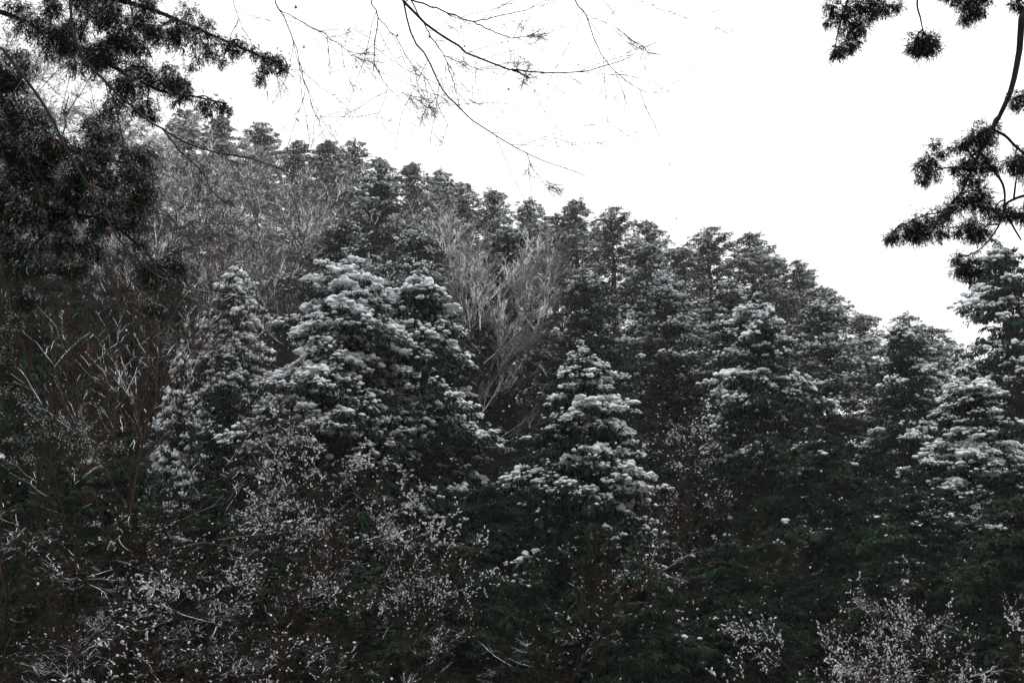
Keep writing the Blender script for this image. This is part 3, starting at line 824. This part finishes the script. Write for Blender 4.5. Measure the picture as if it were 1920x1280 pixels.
# dead stalks and twigs that cover the ground under the trees
ru = np.random.default_rng(44)
g = Geo(); n = 1800
ux = ru.uniform(-15, 20, n); uy = 7 + 28 * ru.random(n) ** 1.2
keep = np.abs(ux) < uy * 0.8 + 2
ux, uy = ux[keep], uy[keep]; n = len(ux)
p0 = np.stack([ux, uy, ground_h(ux, uy) - 0.05], 1)
d = norm(ru.normal(0, 0.6, (n, 3)) + np.array([0, 0, 0.9])); L = ru.uniform(0.3, 1.3, n)[:, None]
q = [p0]
for _ in range(4):
    d = norm(d + ru.normal(0, 0.25, d.shape) + np.array([0, 0, -0.22])); q.append(q[-1] + d * L / 4)
q = np.stack(q, 1); q[..., 2] = np.maximum(q[..., 2], p0[:, None, 2])
tubes(g, q, np.linspace(0.007, 0.003, 5)[None] * np.ones((n, 1)), 3, 0.5, -1.0)
c2, _, _ = kids(q, L[:, 0], 3, 0.2, 1.0, 0.5, 0.8, -0.03, 0.2, ru, P=4)
tubes(g, c2, np.linspace(0.004, 0.002, 4)[None] * np.ones((len(c2), 1)), 3)
o = g.build("undergrowth", M_TWIG_DARK); o["kind"] = "stuff"

# ------------------------------------------------------------------ the near cedars (boughs over the camera's view)
def sprig_cloud(g, c, r, rng, n, needle=(0.05, 0.006), droop=0.6, out=0.7, snow=0.3, drops=None, drop_p=0.0):
    """A clump of needle sprigs round c: each sprig a short drooping stem densely set with needles."""
    c = np.asarray(c, float)
    d = norm(rng.normal(0, 1, (n, 3)))
    start = c + d * r * rng.uniform(0.05, 0.55, (n, 1))
    dirs = norm(d * out + rng.normal(0, 0.35, (n, 3)) + np.array([0, 0, -droop]))
    ln = r * rng.uniform(0.35, 0.85, n)
    m = 12
    k = np.repeat(np.arange(n), m); t = np.tile(np.linspace(0.05, 1.0, m), n)
    p = start[k] + dirs[k] * (ln[k] * t)[:, None]
    p[:, 2] -= 0.25 * ln[k] * t * t
    nd = norm(dirs[k] * 0.8 + rng.normal(0, 0.55, (len(k), 3)))
    top = (d[k, 2] > 0.25) & (rng.random(len(k)) < snow)
    tone = np.repeat(rng.uniform(0, 1, n), m)
    strips(g, p, nd, needle[0] * rng.uniform(0.7, 1.3, len(k)), needle[1] * rng.uniform(0.8, 1.2, len(k)), rng, 0.2, np.where(top, 0.75, 0), np.where(top, 0.55, 0), tone)
    if drops is not None and drop_p > 0:
        q = np.nonzero(rng.random(len(k)) < drop_p)[0]
        lumps(drops, p[q] + rng.normal(0, 0.01, (len(q), 3)), rng.uniform(0.003, 0.0075, len(q)), nd[q], rng, ICO0, 0.8, 1.0, 0.1)

def bough(parent, line, Y, r0, r1, clumps, seed, needle=(0.05, 0.006), droop=0.6, snow=0.3, drop_p=0.0, dens=1.0, mat=None, Yj=0.5, twigs=True):
    """One bough: its wood and its foliage clumps, given in photo pixels at depth Y."""
    rng = np.random.default_rng(seed)
    w, n, s = Geo(), Geo(), Geo()
    P = smooth_line([at(a, b, Y + (c[0] if c else 0)) for a, b, *c in line], 22)
    tube(w, P, r0, r1, 7)
    for cx, cy, cr in clumps:
        c = at(cx, cy, Y + rng.uniform(-Yj, Yj)); r = cr * Y / F
        q = P[np.argmin(((P - c) ** 2).sum(1))]
        mid = (q + c) / 2 + np.array([0, 0, 0.12 * np.linalg.norm(q - c)])
        if twigs and np.linalg.norm(q - c) < 0.32:
            tube(w, smooth_line([q, mid, c], 7), 0.009, 0.004, 5)
        sprig_cloud(n, c, r * 1.12, rng, int(max(16, dens * 88 * (cr / 30) ** 1.5)), needle, droop, 0.8, snow, s, drop_p)
    b = w.build("bough", M_BARK, parent)
    n.build("foliage", mat or M_CEDAR, b)
    if s.v:
        o = s.build("snow", M_SNOW, b); o["kind"] = "stuff"
    return b

# right-hand cedar
tx = at(2150, 640, 7.2)
rc = empty("cedar_tree", (0, 0, 0))
tag(rc, "near cedar at the right edge, dark tufted boughs hanging against the white sky", "cedar tree")
g = Geo()
zb = float(ground_h(tx[0], tx[1]))
tube(g, [(tx[0], tx[1], zb - 0.3), (tx[0] + 0.05, tx[1], 1.5), (tx[0] - 0.05, tx[1], 5.0), (tx[0] + 0.02, tx[1], 9.5), (tx[0], tx[1], 20)], 0.24, 0.05, 12)
g.build("trunk", M_BARK, rc)
def shade_crown(parent, x, y, z, rz, w):
    """The rest of the near tree, above what the camera sees: its own crown on the same trunk."""
    pr = NEAR_TOP
    o = link("crown", pr[1], parent); o.location = (x, y, z); o.rotation_euler = (0, 0, rz); o.scale = (w, w, 1)  # out of view, added to cut the light from overhead
    return o
NEAR_TOP = conifer(12, 4.2, 200, 10, 3, 6, 0.45, 0.07, 611, lump=False, snow=0.6, base=0.08, droop=0.3, power=0.55, mat=M_CEDAR)
shade_crown(rc, tx[0], tx[1], 9.6, 0.0, 0.85)
Yr = 6.2
kw = dict(needle=(0.036, 0.0052), droop=0.55, snow=0.10, dens=1.4)
bough(rc, [(2150, -160, 1.0), (2010, -90, 0.4), (1925, 10), (1912, 90), (1898, 160), (1880, 205), (1862, 240), (1835, 290), (1812, 340)], Yr, 0.034, 0.010,
      [(1858, 240, 24), (1835, 245, 26), (1822, 262, 26), (1845, 268, 24), (1800, 272, 18), (1815, 300, 28), (1835, 310, 24), (1850, 295, 20), (1770, 285, 14), (1745, 295, 24), (1728, 310, 20), (1748, 322, 24),
       (1730, 335, 14), (1752, 268, 14), (1808, 330, 22), (1828, 338, 20), (1862, 310, 14), (1790, 312, 14)], 401, **kw)
bough(rc, [(1812, 335), (1800, 365), (1770, 395), (1730, 405), (1680, 430)], Yr, 0.010, 0.004,
      [(1808, 365, 26), (1830, 372, 26), (1785, 385, 24), (1850, 385, 20), (1842, 360, 22), (1770, 395, 18), (1755, 410, 26), (1725, 412, 26), (1705, 425, 24), (1680, 440, 18), (1668, 446, 14), (1735, 432, 22),
       (1765, 430, 20), (1715, 440, 20)], 402, **kw)
bough(rc, [(1840, 288), (1862, 318), (1880, 345), (1884, 375), (1878, 410), (1862, 440), (1840, 465), (1815, 480)], Yr, 0.011, 0.005,
      [(1815, 420, 22), (1838, 428, 24), (1800, 432, 18), (1830, 440, 22), (1812, 490, 26), (1800, 502, 22), (1822, 505, 22), (1792, 482, 12), (1876, 392, 18), (1862, 402, 20), (1890, 400, 16)], 403, **kw)
bough(rc, [(1985, 330, 0.5), (1940, 360, 0.2), (1905, 372), (1884, 388), (1900, 425), (1915, 450)], Yr, 0.016, 0.006,
      [(1905, 300, 22), (1895, 305, 18), (1915, 290, 20), (1912, 315, 16), (1900, 185, 14), (1912, 190, 20), (1918, 175, 16), (1905, 395, 16), (1918, 405, 18)], 404, **kw)
bough(rc, [(1862, 243), (1885, 255), (1905, 275), (1935, 300)], Yr, 0.012, 0.010, [(1925, 305, 20), (1932, 330, 22)], 405, **kw)
bough(rc, [(2060, -180, 0.8), (1900, -150, 0.2), (1760, -110), (1650, -60), (1600, -20), (1580, 30)], Yr, 0.03, 0.006,
      [(1560, 10, 20), (1580, 25, 22), (1600, 40, 26), (1615, 55, 22), (1590, 60, 22), (1600, 78, 20), (1575, 90, 18), (1565, 98, 16), (1590, 88, 18), (1635, 22, 20), (1660, 15, 20), (1680, 10, 18), (1555, 40, 14),
       (1620, 10, 22), (1640, 0, 22), (1600, 8, 20)], 406, **kw)
bough(rc, [(1760, -110), (1740, -60), (1720, 0), (1726, 35), (1731, 60)], Yr, 0.012, 0.005, [(1731, 70, 26), (1715, 80, 24), (1745, 78, 24), (1730, 90, 24), (1712, 92, 16), (1750, 92, 16)], 407, **kw)
bough(rc, [(1900, -150, 0.2), (1840, -70), (1815, -20), (1812, 20)], Yr, 0.014, 0.005, [(1790, -8, 20), (1808, 5, 22), (1830, 2, 22), (1820, 24, 20), (1808, 38, 16), (1840, -8, 22), (1775, -15, 18), (1835, 22, 16)], 408, **kw)
bough(rc, [(1940, -60), (1920, -20), (1908, 5)], Yr, 0.01, 0.005, [(1905, 5, 18), (1918, 12, 18)], 409, **kw)

# left-hand cedar
lc = empty("cedar_tree", (0, 0, 0))
tag(lc, "near cedar at the left, dark drooping boughs beaded with snow above the slope", "cedar tree")
tx = at(-330, 640, 7.4); zb = float(ground_h(tx[0], tx[1]))
g = Geo()
tube(g, [(tx[0], tx[1], zb - 0.3), (tx[0] + 0.04, tx[1], 1.5), (tx[0] - 0.03, tx[1], 5.0), (tx[0], tx[1], 9.5), (tx[0], tx[1], 20)], 0.26, 0.05, 12)
g.build("trunk", M_BARK, lc)
shade_crown(lc, tx[0], tx[1], 10.8, 2.0, 1.2)
Yl = 6.6
rl_ = np.random.default_rng(55)
def scatter(poly, n, r0, r1, rng=rl_):
    """clump centres spread through a hand-drawn patch of photo pixels: circles (x, y, radius)"""
    out = []
    for (cx, cy, cr) in poly:
        for _ in range(max(1, int(n * (cr / 50) ** 2))):
            a, q = rng.uniform(0, 6.28), math.sqrt(rng.random()) * cr
            out.append((cx + math.cos(a) * q, cy + math.sin(a) * q * 0.8, rng.uniform(r0, r1)))
    return out
kl = dict(needle=(0.038, 0.0060), droop=0.9, snow=0.27, drop_p=0.006, dens=0.8)
bough(lc, [(-330, -120, 0.8), (-100, -70, 0.4), (120, -20), (260, 10), (360, 50), (440, 85), (520, 118)], Yl, 0.035, 0.006,
      scatter([(60, 10, 60), (150, 20, 60), (240, 10, 60), (310, 25, 50), (120, 60, 40), (200, 70, 45), (270, 70, 40), (330, 60, 30)], 7, 22, 38) +
      [(365, 50, 24), (385, 40, 24), (370, 75, 24), (395, 70, 26), (400, 95, 22), (375, 105, 20), (360, 125, 14), (425, 80, 24), (440, 90, 24), (450, 75, 20), (415, 110, 18), (470, 90, 18), (490, 100, 24), (510, 105, 24),
       (525, 112, 22), (500, 125, 20), (485, 140, 16), (490, 155, 12), (530, 125, 14)], 421, **kl)
bough(lc, [(-330, -10, 0.8), (-80, 0, 0.3), (110, 70), (220, 130), (300, 170), (360, 180), (425, 195)], Yl, 0.03, 0.006,
      scatter([(100, 70, 35), (160, 110, 40), (230, 120, 50), (290, 120, 45), (270, 165, 35), (320, 160, 30), (215, 165, 30), (250, 60, 40)], 7, 22, 36) +
      [(320, 150, 24), (335, 165, 24), (350, 175, 22), (345, 150, 16), (330, 185, 18), (380, 188, 20), (400, 192, 24), (418, 195, 20), (390, 208, 16), (425, 205, 14), (275, 205, 22), (290, 215, 18), (255, 200, 20)], 422, **kl)
bough(lc, [(-330, 180, 0.6), (-100, 200, 0.2), (20, 240), (110, 280), (200, 300), (280, 310)], Yl, 0.03, 0.006,
      scatter([(10, 130, 50), (30, 190, 45), (20, 260, 60), (90, 250, 55), (80, 320, 65), (160, 270, 50), (170, 330, 60), (240, 300, 45), (250, 350, 40), (30, 370, 65), (280, 300, 25), (200, 230, 30)], 9, 24, 40), 423, **kl)
bough(lc, [(-330, 330, 0.6), (-120, 340, 0.2), (20, 370), (130, 400), (210, 420), (300, 500), (330, 540)], Yl, 0.026, 0.006,
      scatter([(60, 420, 55), (150, 400, 50), (220, 410, 45), (190, 450, 35), (110, 460, 35), (270, 470, 30), (300, 500, 28), (270, 520, 26), (280, 560, 18), (350, 500, 18), (10, 470, 40), (60, 520, 45), (150, 500, 35)], 8, 20, 34), 424, **kl)
bough(lc, [(-330, 560, 0.5), (-150, 600, 0.2), (-20, 640), (40, 690), (80, 740)], Yl + 3, 0.026, 0.006,
      scatter([(0, 620, 50), (30, 680, 40), (20, 770, 60), (80, 820, 45), (140, 830, 40), (10, 860, 50), (200, 830, 25)], 4, 22, 36), 425, **kl)

# ------------------------------------------------------------------ the near bare maple
mt = empty("maple_tree", (0, 0, 0))
tag(mt, "near bare maple whose thin dark branches and last red leaves hang across the top", "maple tree")
TB = np.array([-1.2, 0.6, 0.0]); TB[2] = float(ground_h(-3.4, -1.0))
base = np.array([-3.4, -1.0, TB[2] - 0.3])
crotch = np.array([-3.0, 0.2, 4.2])
g = Geo(); tube(g, smooth_line([base, (-3.35, -0.8, 0.5), (-3.1, -0.2, 2.6), crotch], 12), 0.17, 0.10, 12); g.build("trunk", M_MAPLE, mt)

def leaf_mesh(seed):
    """A dead five-lobed maple leaf, curled, on its stalk."""
    rng = np.random.default_rng(seed)
    g = Geo()
    ang = np.array([-150, -118, -88, -62, -40, -18, 0, 18, 40, 62, 88, 118, 150]) * math.pi / 180
    rad = np.array([.25, .55, .28, .8, .33, .45, 1.0, .45, .33, .8, .28, .55, .25])
    x, y = np.sin(ang) * rad, np.cos(ang) * rad
    z = -0.55 * rad ** 2 + rng.normal(0, 0.08, 13)
    v = np.vstack([[0, 0, 0], np.stack([x, y, z], 1)])
    f = [(0, i, i + 1) for i in range(1, 13)]
    g.add(v, f, 0, rng.uniform(0, 1, 14))
    tubes(g, np.array([[[0, 0, 0], [0, -0.5, 0.05], [0, -0.9, 0.35]]]), np.array([[0.03, 0.02, 0.02]]), 3, 0.2)
    return g.mesh("leaf", M_LEAF)
LEAVES = [leaf_mesh(k) for k in range(4)]

rm = np.random.default_rng(91)
def maple_branch(lines, r0, r1, Y, seed, twig_n=8, twig_len=0.45, root=None, leafy=()):
    """Wood given as polylines in photo pixels at depth Y, with fine side twigs grown from it; the first line starts at root."""
    rng = np.random.default_rng(seed)
    g = Geo()
    for li, (ln, a, b) in enumerate(lines):
        pts = [at(q[0], q[1], Y + (q[2] if len(q) > 2 else 0)) for q in ln]
        if li == 0 and root is not None:
            pts = [root, (root + pts[0]) / 2 + np.array([0, 0, 0.4])] + pts
        P = smooth_line(pts, 26)
        P[1:-1] += rng.normal(0, 0.004, (24, 3))
        tube(g, P, a * 0.84, b * 0.84, 6)
        vis = P if li or root is None else P[int(26 * 2 / (len(pts))):]
        L = np.linalg.norm(np.diff(vis, axis=0), axis=1).sum()
        par, pl, _ = kids(vis[None], np.array([L]), twig_n, 0.12, 0.88, twig_len, 0.75, -0.03, 0.09, rng, P=8)
        pr = np.linspace(0.0028, 0.0013, 8)[None] * np.ones((len(par), 1)); tubes(g, par, pr, 4)
        p2, l2, _ = kids(par, pl, 6, 0.2, 1.0, 0.5, 0.7, -0.02, 0.12, rng, P=6)
        tubes(g, p2, np.linspace(0.0017, 0.0009, 6)[None] * np.ones((len(p2), 1)), 3)
        p3, l3, _ = kids(p2, np.full(len(p2), 0.16), 3, 0.2, 1.0, 0.6, 0.9, -0.10, 0.35, rng, P=5)
        tubes(g, p3, np.full(p3.shape[:2], 0.0009), 3)
    b = g.build("branch", M_MAPLE, mt)
    for k, (px, py, s) in enumerate(leafy):
        o = link("leaf", LEAVES[k % 4], b)
        o.location = at(px, py, Y - 0.02); o.scale = (s, s * 1.1, s)
        o.rotation_euler = (rng.uniform(0.9, 2.2), rng.uniform(-0.6, 0.6), rng.uniform(0, 6.28))
    return b

# limbs on the left
maple_branch([([(128, -60), (130, 0), (140, 70), (165, 120), (210, 165), (260, 210), (300, 238), (340, 262), (400, 285), (470, 296), (560, 330)], 0.016, 0.005),
              ([(300, 238), (340, 285), (375, 318), (400, 360), (432, 385)], 0.007, 0.004),
              ([(206, 165), (222, 220), (230, 275), (233, 330), (232, 400)], 0.008, 0.003)], 0, 0, 5.2, 501, 7, 0.3, crotch,
             [(380, 313, 0.030), (516, 384, 0.042), (203, 222, 0.032), (137, 142, 0.03), (420, 420, 0.024)])
maple_branch([([(-80, 10), (0, 88), (50, 150), (95, 220), (130, 290), (165, 345), (205, 420), (245, 475), (330, 535), (480, 560)], 0.016, 0.004),
              ([(165, 345), (240, 375), (300, 400), (380, 418), (460, 420)], 0.006, 0.003)], 0, 0, 4.8, 502, 7, 0.3, crotch,
             [(122, 213, 0.036), (98, 270, 0.03), (212, 288, 0.03), (290, 297, 0.026), (178, 342, 0.034), (205, 428, 0.038), (300, 543, 0.036), (38, 200, 0.034), (148, 495, 0.03), (60, 255, 0.03)])
maple_branch([([(-60, 180), (0, 230), (40, 285), (65, 340), (90, 420)], 0.009, 0.003)], 0, 0, 5.0, 503, 5, 0.3, crotch, [(144, 632, 0.03), (165, 660, 0.04)])
# limbs over the middle
maple_branch([([(700, -90), (755, 0), (800, 45), (850, 80), (885, 105), (950, 128), (1000, 134), (1060, 137), (1122, 128), (1180, 108)], 0.017, 0.004),
              ([(770, 0), (830, 20), (884, 40), (930, 32), (1000, 16), (1040, 0)], 0.009, 0.003),
              ([(884, 40), (930, 62), (975, 72), (1025, 52)], 0.007, 0.003),
              ([(960, 130), (992, 146)], 0.008, 0.006)], 0, 0, 5.6, 511, 9, 0.42, crotch, [(870, 88, 0.028), (953, 168, 0.028)])
maple_branch([([(745, -60), (757, 10), (775, 70), (800, 105), (825, 160), (850, 190), (880, 220), (930, 255), (985, 285), (1040, 308), (1100, 330)], 0.012, 0.003),
              ([(770, 0), (800, 55), (830, 100), (848, 145), (862, 205)], 0.007, 0.003),
              ([(832, 104), (880, 125), (940, 140), (1010, 158)], 0.004, 0.002),
              ([(985, 285), (1005, 325), (1040, 370)], 0.004, 0.002)], 0, 0, 5.6, 512, 8, 0.42, crotch, [(806, 70, 0.030), (668, 127, 0.030), (745, 68, 0.028), (748, 108, 0.028)])
maple_branch([([(670, -70), (695, 0), (708, 32), (705, 70), (700, 115), (718, 150), (725, 168), (710, 215), (690, 255)], 0.008, 0.002),
              ([(708, 32), (740, 68), (768, 115), (800, 150), (830, 215), (860, 275)], 0.005, 0.002),
              ([(725, 168), (770, 180), (820, 215)], 0.003, 0.002)], 0, 0, 5.4, 513, 9, 0.45, crotch, [(710, 135, 0.028)])
maple_branch([([(500, -60), (515, 0), (540, 50), (560, 110), (575, 170), (600, 230)], 0.009, 0.002),
              ([(520, 15), (600, 60), (650, 95), (690, 140)], 0.005, 0.002),
              ([(430, -20), (450, 40), (490, 110), (540, 150)], 0.004, 0.002)], 0, 0, 5.3, 514, 9, 0.5, crotch, [(558, 224, 0.042), (555, 15, 0.03), (570, 90, 0.03)])
maple_branch([([(1030, -100), (1078, 0), (1100, 32), (1118, 85), (1145, 125), (1185, 160), (1225, 174), (1255, 170)], 0.009, 0.002),
              ([(1098, 28), (1150, 50), (1200, 85), (1270, 118)], 0.004, 0.002),
              ([(1040, -20), (1130, -10), (1220, 8), (1300, 40), (1390, 62)], 0.004, 0.002)], 0, 0, 6.0, 515, 8, 0.4, crotch, [(1342, 56, 0.032)])

# ------------------------------------------------------------------ falling snow
rf = np.random.default_rng(9)
g = Geo()
n = 14000
pos = np.stack([rf.uniform(-26, 26, n), rf.uniform(6, 42, n), rf.uniform(-8, 5, n)], 1)
ok = pos[:, 2] > ground_h(pos[:, 0], pos[:, 1]) + 0.2
pos = pos[ok]
OCT = np.array([(1, 0, 0), (-1, 0, 0), (0, 1, 0), (0, -1, 0), (0, 0, 1), (0, 0, -1)], float)
OF = np.array([(0, 2, 4), (2, 1, 4), (1, 3, 4), (3, 0, 4), (2, 0, 5), (1, 2, 5), (3, 1, 5), (0, 3, 5)])
def flakes(p, r):
    n = len(p)
    g.add((p[:, None] + r[:, None, None] * OCT[None] * rf.uniform(0.6, 1.4, (n, 6, 1))).reshape(-1, 3), (OF[None] + np.arange(n)[:, None, None] * 6).reshape(-1, 3), 1.0)
flakes(pos, np.clip(rf.lognormal(-5.1, 0.5, len(pos)), 0.002, 0.02) * (0.5 + pos[:, 1] / 20))
n = 24000
fx, fy = rf.uniform(-62, 40, n), rf.uniform(50, 84, n)
fz = ground_h(fx, fy) + rf.uniform(1, 16, n)
flakes(np.stack([fx, fy, fz], 1), rf.uniform(0.018, 0.038, n))  # large dense flakes along the far slope, added as a pale haze veil
o = g.build("falling_snow", flake_mat()); o["kind"] = "stuff"

# ------------------------------------------------------------------ haze
HAZE = 0.00045
def build_haze():
    x0, x1, y0, y1, z0, z1 = -3200, 3200, -3200, 3700, -25, 82
    v = [(x, y, z) for z in (z0, z1) for y in (y0, y1) for x in (x0, x1)]
    f = [(0, 2, 3, 1), (4, 5, 7, 6), (0, 1, 5, 4), (2, 6, 7, 3), (0, 4, 6, 2), (1, 3, 7, 5)]
    me = bpy.data.meshes.new("haze"); me.from_pydata(v, [], f)
    m = bpy.data.materials.new("haze"); m.use_nodes = True
    nt = m.node_tree; nt.nodes.remove(nt.nodes["Principled BSDF"])
    pv = nt.nodes.new("ShaderNodeVolumePrincipled")
    pv.inputs["Color"].default_value = (0.95, 0.96, 0.97, 1); pv.inputs["Density"].default_value = HAZE
    nt.links.new(pv.outputs[0], nt.nodes["Material Output"].inputs["Volume"])
    me.materials.append(m)
    o = link("haze", me); o["kind"] = "stuff"
if HAZE > 0:
    build_haze()
print("TRIS", sum(len(m.polygons) for m in bpy.data.meshes))
